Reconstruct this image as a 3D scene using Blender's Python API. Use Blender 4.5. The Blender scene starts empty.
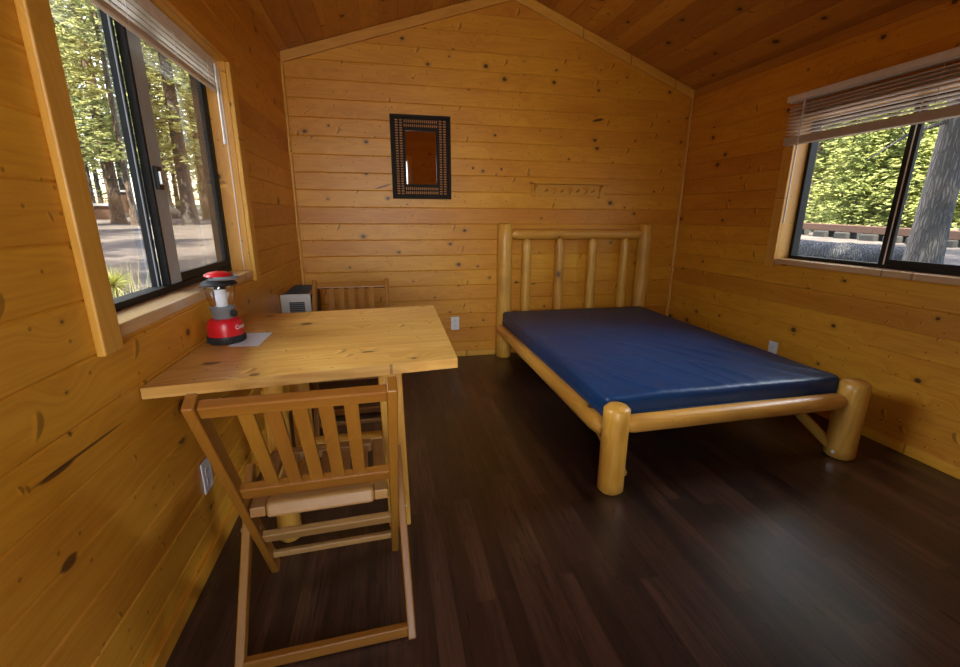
import bpy, bmesh, math, random
from mathutils import Vector, Matrix, noise
import numpy as np
random.seed(7)
C = bpy.context.scene.collection
V = Vector

# ---------------------------------------------------------------- camera, sky, sun, daylight, exposure
CAM = V((0, 0, 1.2)); FPX = 436.36; PITCH, YAW, ROLL = .2618, .2085, .0044
Fw = V((math.sin(YAW)*math.cos(PITCH), math.cos(YAW)*math.cos(PITCH), -math.sin(PITCH)))
Rt0 = V((math.cos(YAW), -math.sin(YAW), 0)); Up0 = Rt0.cross(Fw)
Rt = math.cos(ROLL)*Rt0 + math.sin(ROLL)*Up0; Up = -math.sin(ROLL)*Rt0 + math.cos(ROLL)*Up0
cd = bpy.data.cameras.new('camera'); cam = bpy.data.objects.new('camera', cd); C.objects.link(cam)
m = Matrix.Identity(4)
for i in range(3):
    m[i][0], m[i][1], m[i][2], m[i][3] = Rt[i], Up[i], -Fw[i], CAM[i]
cam.matrix_world = m
cd.sensor_width = 36; cd.lens = FPX/960*36; cd.clip_start = .02; cd.clip_end = 500
bpy.context.scene.camera = cam
vs = bpy.context.scene.view_settings
vs.view_transform = 'Standard'; vs.look = 'None'; vs.gamma = 1; vs.use_curve_mapping = False
vs.exposure = 0.16

w = bpy.data.worlds.new('world'); bpy.context.scene.world = w; w.use_nodes = True
nt = w.node_tree; bg = nt.nodes['Background']
sky = nt.nodes.new('ShaderNodeTexSky'); sky.sky_type = 'NISHITA'
sky.sun_disc = False; sky.sun_elevation = math.radians(42); sky.sun_rotation = math.radians(0)
sky.air_density = 1.0; sky.dust_density = 2.0; sky.ozone_density = 1.0
nt.links.new(sky.outputs[0], bg.inputs[0]); bg.inputs[1].default_value = .65

def lamp(name, kind, loc, target, energy, color, size=None, size_y=None, angle=None):
    d = bpy.data.lights.new(name, kind); d.energy = energy; d.color = color
    if size: d.shape = 'RECTANGLE'; d.size = size; d.size_y = size_y or size
    if angle: d.angle = angle
    o = bpy.data.objects.new(name, d); C.objects.link(o)
    o.location = loc; o.rotation_euler = (V(target)-V(loc)).to_track_quat('-Z', 'Y').to_euler()
    return o
lamp('sun', 'SUN', (-7, -19.4, 34.3), (0, 0, 0), 24, (1, .92, .74), angle=.02)
# added fill lamps, out of view: outside each side window and the open doorway
lamp('fill_left', 'AREA', (-4.6, 1.9, 3.5), (.3, 2.1, .8), 360, (.82, .92, 1), 3.0, 2.0)
lamp('fill_right', 'AREA', (7.4, 1.7, 4.3), (1.6, 2.2, .9), 480, (.86, .93, 1), 3.0, 2.4)
lamp('fill_door', 'AREA', (-.1, -1.6, 1.6), (.85, 3.66, 1.5), 13, (1, .95, .86), .8, 1.6).data.spread = math.radians(75)

# ---------------------------------------------------------------- node helpers and materials
def new_mat(name):
    mt = bpy.data.materials.new(name); mt.use_nodes = True
    t = mt.node_tree; b = t.nodes['Principled BSDF']
    return mt, t, b
def nd(t, kind, **k):
    n = t.nodes.new(kind)
    for a, v in k.items(): setattr(n, a, v)
    return n
def mth(t, op, a, b=None, c=None, clamp=False):
    n = nd(t, 'ShaderNodeMath', operation=op, use_clamp=clamp)
    for i, x in enumerate((a, b, c)):
        if x is None: continue
        if isinstance(x, (int, float)): n.inputs[i].default_value = x
        else: t.links.new(x, n.inputs[i])
    return n.outputs[0]
def mixc(t, f, a, b):
    n = nd(t, 'ShaderNodeMix', data_type='RGBA')
    for i, x in ((0, f), (6, a), (7, b)):
        if isinstance(x, (int, float)): n.inputs[i].default_value = x
        elif isinstance(x, (tuple, list)): n.inputs[i].default_value = (*x[:3], 1)
        else: t.links.new(x, n.inputs[i])
    return n.outputs[2]
def mulv(t, v, s):
    n = nd(t, 'ShaderNodeVectorMath', operation='MULTIPLY'); t.links.new(v, n.inputs[0]); n.inputs[1].default_value = s
    return n.outputs[0]
def noisef(t, v, scale=1, detail=3, rough=.5, dist=0):
    n = nd(t, 'ShaderNodeTexNoise'); t.links.new(v, n.inputs['Vector'])
    n.inputs['Scale'].default_value = scale; n.inputs['Detail'].default_value = detail
    n.inputs['Roughness'].default_value = rough; n.inputs['Distortion'].default_value = dist
    return n.outputs[0]
def sstep(t, x, lo, hi):
    n = nd(t, 'ShaderNodeMapRange', interpolation_type='SMOOTHSTEP')
    t.links.new(x, n.inputs[0]) if not isinstance(x, (int, float)) else None
    n.inputs[1].default_value = lo; n.inputs[2].default_value = hi
    return n.outputs[0]

def wood(name, light, dark, rough=.4, knots=1.0, kscale=5.0, var=.22, ring=.5, knotcol=(.05, .016, .006), marks=(), coat=0.0, flat=True):
    """grain runs along the x of the 'gc' attribute; 'pid' differs from piece to piece"""
    mt, t, b = new_mat(name)
    gc = nd(t, 'ShaderNodeAttribute', attribute_name='gc').outputs['Vector']
    pid = nd(t, 'ShaderNodeAttribute', attribute_name='pid').outputs['Fac']
    wn = nd(t, 'ShaderNodeTexWhiteNoise', noise_dimensions='1D'); t.links.new(pid, wn.inputs['W'])
    rnd = wn.outputs['Value']
    vor = nd(t, 'ShaderNodeTexVoronoi', voronoi_dimensions='2D' if flat else '3D', feature='F1')
    t.links.new(mulv(t, gc, (kscale*.8, kscale, kscale)), vor.inputs['Vector']); vor.inputs['Scale'].default_value = 1
    dist = vor.outputs['Distance']
    sp = nd(t, 'ShaderNodeSeparateColor'); t.links.new(vor.outputs['Color'], sp.inputs[0])
    # grain bends round the knots
    bend = mth(t, 'MULTIPLY', sstep(t, dist, .35, .0), .05)
    sx = nd(t, 'ShaderNodeSeparateXYZ'); t.links.new(gc, sx.inputs[0])
    yy = mth(t, 'ADD', sx.outputs[1], bend)
    cx = nd(t, 'ShaderNodeCombineXYZ'); t.links.new(sx.outputs[0], cx.inputs[0]); t.links.new(yy, cx.inputs[1]); t.links.new(sx.outputs[2], cx.inputs[2])
    g = cx.outputs[0]
    n1 = noisef(t, mulv(t, g, (.9, 9, 9)), 1, 2, .5, .3)
    rings = mth(t, 'ADD', mth(t, 'MULTIPLY', mth(t, 'SINE', mth(t, 'MULTIPLY', n1, 70)), .5), .5)
    fine = noisef(t, mulv(t, g, (7, 170, 170)), 1, 3, .6)
    broad = noisef(t, mulv(t, g, (1.4, 5, 5)), 1, 2, .5)
    f = mth(t, 'ADD', mth(t, 'MULTIPLY', rings, .22*ring), mth(t, 'ADD', mth(t, 'MULTIPLY', fine, .35), mth(t, 'MULTIPLY', broad, .6)))
    f = sstep(t, f, .25, .85)
    col = mixc(t, f, light, dark)
    hs = nd(t, 'ShaderNodeHueSaturation'); t.links.new(col, hs.inputs['Color'])
    t.links.new(mth(t, 'ADD', mth(t, 'MULTIPLY', rnd, 2*var), 1-var), hs.inputs['Value'])
    t.links.new(mth(t, 'ADD', mth(t, 'MULTIPLY', rnd, .014), .493), hs.inputs['Hue'])
    col = hs.outputs[0]
    if knots:
        r = mth(t, 'ADD', mth(t, 'MULTIPLY', mth(t, 'POWER', sp.outputs[0], 3), .085*knots), .012*knots)
        ratio = mth(t, 'DIVIDE', dist, r)
        core = sstep(t, ratio, 1.25, .75)
        halo = mth(t, 'MULTIPLY', sstep(t, ratio, 3.2, 1.0), .3)
        on = mth(t, 'GREATER_THAN', sp.outputs[1], .42)
        if flat:      # short cross-grain flecks with a pale edge, and pin knots
            for sc, ex, ey, thr, sgn in ((3.1, .030, .085, .45, 1), (4.7, .022, .05, .5, -1), (11, .055, .055, .62, 0)):
                v2 = nd(t, 'ShaderNodeTexVoronoi', voronoi_dimensions='2D', feature='F1'); t.links.new(mulv(t, gc, (sc, sc, sc)), v2.inputs['Vector']); v2.inputs['Scale'].default_value = 1
                df = nd(t, 'ShaderNodeVectorMath', operation='SUBTRACT'); t.links.new(mulv(t, gc, (sc, sc, sc)), df.inputs[0]); t.links.new(v2.outputs['Position'], df.inputs[1])
                ds = nd(t, 'ShaderNodeSeparateXYZ'); t.links.new(df.outputs[0], ds.inputs[0]); s2 = nd(t, 'ShaderNodeSeparateColor'); t.links.new(v2.outputs['Color'], s2.inputs[0])
                sk = mth(t, 'SUBTRACT', ds.outputs[0], mth(t, 'MULTIPLY', ds.outputs[1], .35*sgn))
                sk = mth(t, 'ADD', sk, mth(t, 'MULTIPLY', mth(t, 'MULTIPLY', ds.outputs[1], ds.outputs[1]), 4.0*abs(sgn)))
                def ell(off):
                    return mth(t, 'ADD', mth(t, 'POWER', mth(t, 'DIVIDE', mth(t, 'ADD', sk, off), ex), 2), mth(t, 'POWER', mth(t, 'DIVIDE', ds.outputs[1], ey), 2))
                act = mth(t, 'GREATER_THAN', s2.outputs[0], thr)
                if sgn: col = mixc(t, mth(t, 'MULTIPLY', mth(t, 'MULTIPLY', sstep(t, ell(ex*1.3), 1.4, .3), act), .45), col, tuple(min(1, x*1.25) for x in light))
                col = mixc(t, mth(t, 'MULTIPLY', mth(t, 'MULTIPLY', sstep(t, ell(0), 1.3, .4), act), .62), col, tuple(x*.30 for x in dark))
        col = mixc(t, mth(t, 'MULTIPLY', halo, on), col, tuple(x*.45 for x in dark))
        col = mixc(t, mth(t, 'MULTIPLY', mth(t, 'MULTIPLY', core, on), .9), col, knotcol)
    if marks:
        geo = nd(t, 'ShaderNodeTexCoord').outputs['Object']
        gs = nd(t, 'ShaderNodeSeparateXYZ'); t.links.new(geo, gs.inputs[0])
        for ax, ma, mz, ra, rz, sl in marks:
            da = mth(t, 'SUBTRACT', gs.outputs[ax], ma)
            dz = mth(t, 'SUBTRACT', mth(t, 'SUBTRACT', gs.outputs[2], mz), mth(t, 'MULTIPLY', da, sl))
            q = mth(t, 'ADD', mth(t, 'POWER', mth(t, 'DIVIDE', da, ra), 2), mth(t, 'POWER', mth(t, 'DIVIDE', dz, rz), 2))
            col = mixc(t, mth(t, 'MULTIPLY', sstep(t, q, 1.3, .5), .9), col, knotcol)
    t.links.new(col, b.inputs['Base Color'])
    t.links.new(mth(t, 'ADD', mth(t, 'MULTIPLY', fine, .18), rough-.09), b.inputs['Roughness'])
    b.inputs['Coat Weight'].default_value = coat; b.inputs['Coat Roughness'].default_value = .2
    bp = nd(t, 'ShaderNodeBump'); bp.inputs['Strength'].default_value = .12; bp.inputs['Distance'].default_value = .004
    t.links.new(fine, bp.inputs['Height']); t.links.new(bp.outputs[0], b.inputs['Normal'])
    return mt

def plain(name, col, rough=.5, metal=0.0, spec=.5, nscale=None, namp=.15, bump=0):
    mt, t, b = new_mat(name)
    b.inputs['Roughness'].default_value = rough; b.inputs['Metallic'].default_value = metal
    b.inputs['Specular IOR Level'].default_value = spec
    tc = nd(t, 'ShaderNodeTexCoord').outputs['Object']
    n = noisef(t, tc, nscale or 25, 4, .6)
    t.links.new(mixc(t, n, tuple(c*(1-namp) for c in col), tuple(min(1, c*(1+namp)) for c in col)), b.inputs['Base Color'])
    if bump:
        bp = nd(t, 'ShaderNodeBump'); bp.inputs['Strength'].default_value = bump; bp.inputs['Distance'].default_value = .01
        t.links.new(n, bp.inputs['Height']); t.links.new(bp.outputs[0], b.inputs['Normal'])
    return mt

def glass(name, refl=.08, tint=(1, 1, 1)):
    mt = bpy.data.materials.new(name); mt.use_nodes = True; t = mt.node_tree; t.nodes.clear()
    out = nd(t, 'ShaderNodeOutputMaterial'); mx = nd(t, 'ShaderNodeMixShader')
    tr = nd(t, 'ShaderNodeBsdfTransparent'); tr.inputs[0].default_value = (*tint, 1)
    gl = nd(t, 'ShaderNodeBsdfGlossy'); gl.inputs['Roughness'].default_value = .02
    lw = nd(t, 'ShaderNodeLayerWeight'); lw.inputs[0].default_value = .12
    t.links.new(mth(t, 'ADD', mth(t, 'MULTIPLY', lw.outputs['Fresnel'], .35), refl, clamp=True), mx.inputs[0])
    t.links.new(tr.outputs[0], mx.inputs[1]); t.links.new(gl.outputs[0], mx.inputs[2]); t.links.new(mx.outputs[0], out.inputs[0])
    return mt

WL, WD = (.75, .348, .028), (.56, .210, .012)
M = {}
M['wall'] = wood('wall_pine', WL, WD, .42, 1.0, 5.2, .12, marks=())
M['wall_back'] = wood('wall_pine_back', WL, WD, .42, 1.0, 6.0, .10,
    marks=((0, -.003, 1.423, .065, .006, .31), (0, .711, 1.576, .011, .011, 0), (0, .947, 1.574, .011, .011, 0), (0, 1.765, 1.975, .05, .012, .2)))
M['wall_left'] = wood('wall_pine_left', WL, WD, .40, .9, 3.4, .12, knotcol=(.10, .036, .010),
    marks=((1, 1.01, .704, .155, .0035, -.03), (1, .93, .703, .05, .007, -.03), (1, .898, .513, .026, .014, 0)))
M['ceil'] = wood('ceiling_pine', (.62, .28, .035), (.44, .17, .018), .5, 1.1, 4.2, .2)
M['trim'] = wood('trim_pine', (.80, .43, .065), (.62, .29, .036), .4, .35, 3.0, .08)
M['sill'] = wood('sill_pine_sheen', (.74, .50, .27), (.60, .38, .18), .18, .7, 3.0, .08)  # paler than the trim: reflected sky sheen put into the colour
M['log'] = wood('log_pine', (.80, .43, .075), (.64, .30, .038), .38, 2.8, 7.0, .08, .9, coat=.2, flat=False)
M['table'] = wood('table_pine', (.80, .48, .13), (.60, .29, .06), .32, 1.1, 5.0, .12, 1.0, coat=.3)
M['chair'] = wood('chair_hardwood', (.35, .145, .017), (.26, .095, .010), .38, 0, 4, .12, .4)
M['chair_worn'] = wood('chair_hardwood_worn', (.44, .235, .07), (.31, .15, .04), .45, 0, 4, .12, .4)
M['rack'] = wood('rack_pine', (.74, .36, .04), (.56, .24, .02), .4, .6, 8, .08)
M['dark'] = plain('bronze_frame', (.022, .021, .019), .55, 0, .2)
M['alu'] = plain('grey_aluminium', (.42, .48, .54), .5, .0)
M['glass'] = glass('window_glass', .0)
M['screen'] = glass('hazy_glass', .06, (.93, .92, .90))
M['blind'] = plain('blind_offwhite', (.84, .81, .76), .45)
M['stack'] = plain('blind_stack', (.56, .48, .39), .5)
M['white'] = plain('white_plastic', (.78, .78, .76), .4)
M['black'] = plain('black_plastic', (.018, .018, .02), .45)
M['grey'] = plain('grey_plastic', (.17, .18, .19), .45)
M['red'] = plain('red_plastic', (.62, .012, .02), .28)
M['globe'] = glass('clear_globe', .05)
M['diff'] = plain('frosted_diffuser', (.82, .84, .92), .35)
M['paper'] = plain('paper', (.74, .84, .98), .7)
M['brown'] = plain('rattan_brown', (.016, .009, .006), .6, spec=.2, nscale=90, namp=.4)
M['bead'] = plain('rattan_tan', (.42, .19, .06), .5, nscale=120, namp=.4)
M['steel'] = plain('steel', (.6, .6, .6), .3, .9)
M['heater'] = plain('heater_enamel', (.62, .61, .57), .4)
M['heater_side'] = plain('heater_tan', (.42, .30, .17), .5)
M['rail'] = plain('brown_timber', (.10, .05, .032), .8, nscale=8)
M['stone'] = plain('stone_block', (.035, .034, .033), .9, nscale=8, namp=.4)
M['roof_metal'] = plain('pale_roof', (.4, .4, .42), .6)

def bark_mat(name, a, c, sc=9):
    mt, t, b = new_mat(name); tc = nd(t, 'ShaderNodeTexCoord').outputs['Object']
    v = nd(t, 'ShaderNodeTexVoronoi', feature='DISTANCE_TO_EDGE'); wv = nd(t, 'ShaderNodeVectorMath', operation='ADD'); t.links.new(mulv(t, tc, (sc, sc, sc*.13)), wv.inputs[0])
    nz = nd(t, 'ShaderNodeTexNoise'); t.links.new(tc, nz.inputs['Vector']); nz.inputs['Scale'].default_value = 5; t.links.new(nz.outputs['Color'], wv.inputs[1])
    t.links.new(wv.outputs[0], v.inputs['Vector']); v.inputs['Scale'].default_value = 1
    e = sstep(t, v.outputs['Distance'], .0, .28); n = noisef(t, tc, 3, 5, .7)
    col = mixc(t, mth(t, 'MULTIPLY', e, mth(t, 'ADD', mth(t, 'MULTIPLY', n, 1.1), .35)), a, c)
    t.links.new(col, b.inputs['Base Color']); b.inputs['Roughness'].default_value = .9
    bp = nd(t, 'ShaderNodeBump'); bp.inputs['Strength'].default_value = .9; bp.inputs['Distance'].default_value = .03
    t.links.new(e, bp.inputs['Height']); t.links.new(bp.outputs[0], b.inputs['Normal']); return mt
M['bark'] = bark_mat('grey_bark', (.062, .056, .052), (.125, .117, .11), 20)
M['bark_red'] = bark_mat('reddish_bark', (.08, .05, .032), (.25, .17, .115), 16)
M['deadwood'] = bark_mat('weathered_log', (.075, .075, .08), (.14, .14, .15), 20)
def mirror_mat():
    mt, t, b = new_mat('mirror_glass'); b.inputs['Metallic'].default_value = 1; b.inputs['Roughness'].default_value = .02
    b.inputs['Base Color'].default_value = (.82, .82, .82, 1); return mt
M['mirror'] = mirror_mat()

def floor_mat():
    mt, t, b = new_mat('dark_laminate')
    gc = nd(t, 'ShaderNodeAttribute', attribute_name='gc').outputs['Vector']
    pid = nd(t, 'ShaderNodeAttribute', attribute_name='pid').outputs['Fac']
    wn = nd(t, 'ShaderNodeTexWhiteNoise', noise_dimensions='1D'); t.links.new(pid, wn.inputs['W'])
    fine = noisef(t, mulv(t, gc, (6, 120, 120)), 1, 4, .65, .4)
    band = noisef(t, mulv(t, gc, (1.5, 22, 22)), 1, 2, .5, .5)
    base = mixc(t, mth(t, 'POWER', wn.outputs['Value'], 1.4), (.042, .022, .015), (.150, .072, .042))
    f = mth(t, 'ADD', mth(t, 'MULTIPLY', fine, .7), mth(t, 'MULTIPLY', band, .5))
    col = mixc(t, sstep(t, f, .35, .85), base, (.018, .010, .008))
    t.links.new(col, b.inputs['Base Color'])
    b.inputs['Specular IOR Level'].default_value = .65
    t.links.new(mth(t, 'ADD', mth(t, 'MULTIPLY', fine, .16), .22), b.inputs['Roughness'])
    bp = nd(t, 'ShaderNodeBump'); bp.inputs['Strength'].default_value = .10; bp.inputs['Distance'].default_value = .002
    t.links.new(fine, bp.inputs['Height']); t.links.new(bp.outputs[0], b.inputs['Normal'])
    return mt
M['floor'] = floor_mat()

def vinyl_mat():
    mt, t, b = new_mat('blue_vinyl')
    tc = nd(t, 'ShaderNodeTexCoord').outputs['Object']
    n = noisef(t, tc, 7, 4, .6)
    t.links.new(mixc(t, n, (.003, .030, .105), (.005, .050, .165)), b.inputs['Base Color'])
    b.inputs['Roughness'].default_value = .42; b.inputs['Specular IOR Level'].default_value = .5
    bp = nd(t, 'ShaderNodeBump'); bp.inputs['Strength'].default_value = .4; bp.inputs['Distance'].default_value = .012
    t.links.new(noisef(t, mulv(t, tc, (9, 4, 9)), 1, 5, .6, 1.0), bp.inputs['Height']); t.links.new(bp.outputs[0], b.inputs['Normal'])
    return mt
M['vinyl'] = vinyl_mat()

def leaf_mat(name, a, bcol, trans=.4):
    mt = bpy.data.materials.new(name); mt.use_nodes = True; t = mt.node_tree; t.nodes.clear()
    out = nd(t, 'ShaderNodeOutputMaterial'); mx = nd(t, 'ShaderNodeMixShader'); mx.inputs[0].default_value = trans
    d = nd(t, 'ShaderNodeBsdfDiffuse'); tr = nd(t, 'ShaderNodeBsdfTranslucent')
    geo = nd(t, 'ShaderNodeNewGeometry'); oi = nd(t, 'ShaderNodeObjectInfo')
    r = mth(t, 'ADD', mth(t, 'MULTIPLY', geo.outputs['Random Per Island'], .6), mth(t, 'MULTIPLY', oi.outputs['Random'], .4))
    col = mixc(t, r, a, bcol)
    t.links.new(col, d.inputs[0]); t.links.new(col, tr.inputs[0])
    t.links.new(d.outputs[0], mx.inputs[1]); t.links.new(tr.outputs[0], mx.inputs[2]); t.links.new(mx.outputs[0], out.inputs[0])
    return mt
M['needles'] = leaf_mat('conifer_needles', (.12, .17, .07), (.80, .78, .38), .6)
M['needles_young'] = leaf_mat('young_fir_needles', (.18, .24, .08), (.70, .70, .30), .5)
M['grass'] = leaf_mat('dry_grass', (.35, .33, .14), (.62, .60, .30))

def ground_mat():
    mt, t, b = new_mat('forest_floor')
    tc = nd(t, 'ShaderNodeTexCoord').outputs['Object']
    n = noisef(t, tc, .9, 6, .7); n2 = noisef(t, tc, 14, 4, .7)
    col = mixc(t, sstep(t, n, .35, .7), (.075, .062, .056), (.135, .112, .098))
    col = mixc(t, mth(t, 'MULTIPLY', sstep(t, n2, .5, .75), .6), col, (.035, .028, .025))
    t.links.new(col, b.inputs['Base Color']); b.inputs['Roughness'].default_value = .95
    bp = nd(t, 'ShaderNodeBump'); bp.inputs['Strength'].default_value = .6; bp.inputs['Distance'].default_value = .05
    t.links.new(n2, bp.inputs['Height']); t.links.new(bp.outputs[0], b.inputs['Normal'])
    return mt
M['ground'] = ground_mat()
M['lane'] = plain('asphalt_lane', (.085, .085, .088), .9, nscale=30, namp=.3)

# ---------------------------------------------------------------- mesh helpers
PID = [0]
class MB:
    """collects shapes for ONE mesh object; every piece gets grain coordinates and its own piece id"""
    def __init__(s):
        s.bm = bmesh.new(); s.gc = s.bm.verts.layers.float_vector.new('gc'); s.pid = s.bm.verts.layers.float.new('pid')
    def _piece(s):
        PID[0] += 1; r = random.Random(PID[0]*13+5); return PID[0]*1.37, V((r.uniform(0, 40), r.uniform(0, 40), r.uniform(0, 40)))
    def vert(s, co, g, pid):
        v = s.bm.verts.new(co); v[s.gc] = g; v[s.pid] = pid; return v
    def hexa(s, P, g=None, faces=None):
        """8 corners: index = ix + 2*iy + 4*iz; grain along local axis `g` (0,1,2)"""
        pid, off = s._piece(); P = [V(p) for p in P]
        d = [P[1]-P[0], P[2]-P[0], P[4]-P[0]]; L = [x.length for x in d]
        if g is None: g = L.index(max(L))
        o = [g] + [i for i in range(3) if i != g]
        vv = []
        for i, p in enumerate(P):
            b = ((i & 1)*L[0], (i >> 1 & 1)*L[1], (i >> 2 & 1)*L[2])
            vv.append(s.vert(p, off+V((b[o[0]], b[o[1]], b[o[2]])), pid))
        for f in ((0, 2, 3, 1), (4, 5, 7, 6), (0, 1, 5, 4), (2, 6, 7, 3), (0, 4, 6, 2), (1, 3, 7, 5)):
            s.bm.faces.new([vv[i] for i in f])
    def box(s, x0, x1, y0, y1, z0, z1, g=None):
        s.hexa([(x, y, z) for z in (z0, z1) for y in (y0, y1) for x in (x0, x1)], g)
    def bar(s, a, b, w, h, side=(1, 0, 0), g=2):
        """rectangular bar from a to b; w along side, h across"""
        a, b = V(a), V(b); d = (b-a).normalized(); u = V(side); u = (u-d*u.dot(d)).normalized(); n = d.cross(u)
        s.hexa([e+u*sx*w/2+n*sy*h/2 for e in (a, b) for sy in (-1, 1) for sx in (-1, 1)], g)
    def tube(s, pts, rad, seg=20, cap=True, close=False, wob=0.0):
        pid, off = s._piece(); pts = [V(p) for p in pts]; n = len(pts)
        if isinstance(rad, (int, float)): rad = [rad]*n
        t0 = (pts[1]-pts[0]).normalized(); u = t0.orthogonal().normalized()
        rings = []; acc = 0
        for i, p in enumerate(pts):
            if close: tg = (pts[(i+1) % n]-pts[i-1]).normalized()
            else: tg = (pts[min(i+1, n-1)]-pts[max(i-1, 0)]).normalized()
            u = (u-tg*u.dot(tg)).normalized(); v = tg.cross(u)
            if i: acc += (p-pts[i-1]).length
            ring = []
            for k in range(seg):
                a = 2*math.pi*k/seg; c, sn = math.cos(a), math.sin(a)
                r = rad[i]*(1+wob*(noise.noise(V((c*1.5, sn*1.5, acc*4+pid*3)))))
                ring.append(s.vert(p+u*c*r+v*sn*r, off+V((acc, c*rad[i], sn*rad[i])), pid))
            rings.append(ring)
        for i in range(n if close else n-1):
            A, B = rings[i], rings[(i+1) % n]
            for k in range(seg):
                s.bm.faces.new((A[k], A[(k+1) % seg], B[(k+1) % seg], B[k]))
        if cap and not close:
            s.bm.faces.new(rings[0][::-1]); s.bm.faces.new(rings[-1])
    def log(s, a, b, r, r2=None, bev=.008, seg=24, wob=.05, n=9):
        a, b = V(a), V(b); r2 = r2 or r; L = (b-a).length; d = (b-a)/L
        ts = [0, bev/L]+[bev/L+(1-2*bev/L)*i/n for i in range(1, n)]+[1-bev/L, 1]
        rs = [r+(r2-r)*t for t in ts]; rs[0] -= bev; rs[-1] -= bev
        s.tube([a+d*L*t for t in ts], rs, seg, wob=wob)
    def lathe(s, prof, seg=32, cx=0, cy=0, cz=0):
        pid, off = s._piece(); rings = []
        for r, z in prof:
            rings.append([s.vert((cx+max(r, 1e-4)*math.cos(2*math.pi*k/seg), cy+max(r, 1e-4)*math.sin(2*math.pi*k/seg), cz+z), off+V((z, r, k*.01)), pid) for k in range(seg)])
        for A, B in zip(rings, rings[1:]):
            for k in range(seg): s.bm.faces.new((A[k], A[(k+1) % seg], B[(k+1) % seg], B[k]))
    def prism(s, poly, n0, n1, f):
        """poly of 2-D points extruded from n0 to n1; f(a, b, n) -> 3-D point"""
        pid, off = s._piece()
        A = [s.vert(f(a, b, n0), off+V((a, b, n0)), pid) for a, b in poly]; B = [s.vert(f(a, b, n1), off+V((a, b, n1)), pid) for a, b in poly]
        k = len(poly)
        s.bm.faces.new(A[::-1]); s.bm.faces.new(B)
        for i in range(k): s.bm.faces.new((A[i], A[(i+1) % k], B[(i+1) % k], B[i]))
    def build(s, name, mat, parent=None, smooth=None, bev=None, seg=2):
        bmesh.ops.recalc_face_normals(s.bm, faces=s.bm.faces[:])
        me = bpy.data.meshes.new(name); s.bm.to_mesh(me); s.bm.free()
        o = bpy.data.objects.new(name, me); C.objects.link(o); me.materials.append(M[mat] if isinstance(mat, str) else mat)
        if parent: o.parent = parent
        if smooth is not None:
            me.polygons.foreach_set('use_smooth', [True]*len(me.polygons))
            if smooth < 180:
                ed = bmesh.new(); ed.from_mesh(me)
                for e in ed.edges:
                    if len(e.link_faces) == 2 and e.calc_face_angle(0) > math.radians(smooth): e.smooth = False
                ed.to_mesh(me); ed.free()
        if bev:
            md = o.modifiers.new('bevel', 'BEVEL'); md.width = bev; md.segments = seg; md.limit_method = 'ANGLE'; md.angle_limit = math.radians(40)
        return o
def tag(o, label, cat, group=None):
    o['label'] = label; o['category'] = cat
    if group: o['group'] = group
    return o
def thing(name, label, cat, loc=(0, 0, 0), rz=0, group=None):
    o = bpy.data.objects.new(name, None); C.objects.link(o); o.location = loc; o.rotation_euler = (0, 0, rz); o.empty_display_size = .1
    return tag(o, label, cat, group)
def struct(o): o['kind'] = 'structure'; return o
def sempty(name, loc=(0, 0, 0)):
    o = bpy.data.objects.new(name, None); C.objects.link(o); o.location = loc; return struct(o)
def dup(root, loc, rz, label):
    r = root.copy(); C.objects.link(r); r.location = loc; r.rotation_euler = (0, 0, rz); r['label'] = label
    for ch in list(root.children):
        c = ch.copy(); C.objects.link(c); c.parent = r
        for g in ch.children:
            d = g.copy(); C.objects.link(d); d.parent = c
    return r

# ---------------------------------------------------------------- the cabin shell
XL, XR, YB, YF = -.666, 2.625, 3.66, -.5
HL, HR, XA, ZA = 2.302, 2.242, 1.019, 2.83
T = .14
PITCHW, OFFW = .126, .006
SL = (ZA-HL)/(XA-XL); SR = (ZA-HR)/(XR-XA)

def planks(mb, P, v_edges, urange, hole=None, t=T, ch=.005, joints=False):
    """P(u, v, n) -> point, n out of the wall into the room; one bevelled board per row, cut round the hole"""
    for v0, v1 in zip(v_edges, v_edges[1:]):
        cuts = [v0, v1]
        if hole:
            for h in (hole[2], hole[3]):
                if v0+1e-4 < h < v1-1e-4: cuts.append(h)
        cuts.sort(); pid, off = mb._piece()
        for a, b in zip(cuts, cuts[1:]):
            segs = [(0, 1)]
            mid = (a+b)/2
            inh = hole and hole[2] < mid < hole[3]
            lo = ch if abs(a-v0) < 1e-6 else 0; hi = ch if abs(b-v1) < 1e-6 else 0
            prof = [(a, -t), (a, -lo*.8)]+([(a+lo, 0)] if lo else [])+([(b-hi, 0)] if hi else [])+[(b, -hi*.8), (b, -t)]
            u0a, u1a = urange(a); u0b, u1b = urange(b)
            spans = [('L', 'R')] if not inh else [('L', hole[0]), (hole[1], 'R')]
            for s0, s1 in spans:
                A, B = [], []
                for v, n in prof:
                    f = (v-a)/(b-a)
                    ul = u0a+(u0b-u0a)*f if s0 == 'L' else s0
                    ur = u1a+(u1b-u1a)*f if s1 == 'R' else s1
                    A.append(mb.vert(P(ul, v, n), off+V((ul, v-v0, n)), pid)); B.append(mb.vert(P(ur, v, n), off+V((ur, v-v0, n)), pid))
                k = len(prof)
                mb.bm.faces.new(A); mb.bm.faces.new(B[::-1])
                for i in range(k): mb.bm.faces.new((A[i], B[i], B[(i+1) % k], A[(i+1) % k]))
def edges(lo, hi, p, off):
    e = [lo]; k = math.ceil((lo-off)/p+.15)
    while off+k*p < hi-.02: e.append(off+k*p); k += 1
    return e+[hi]

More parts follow.
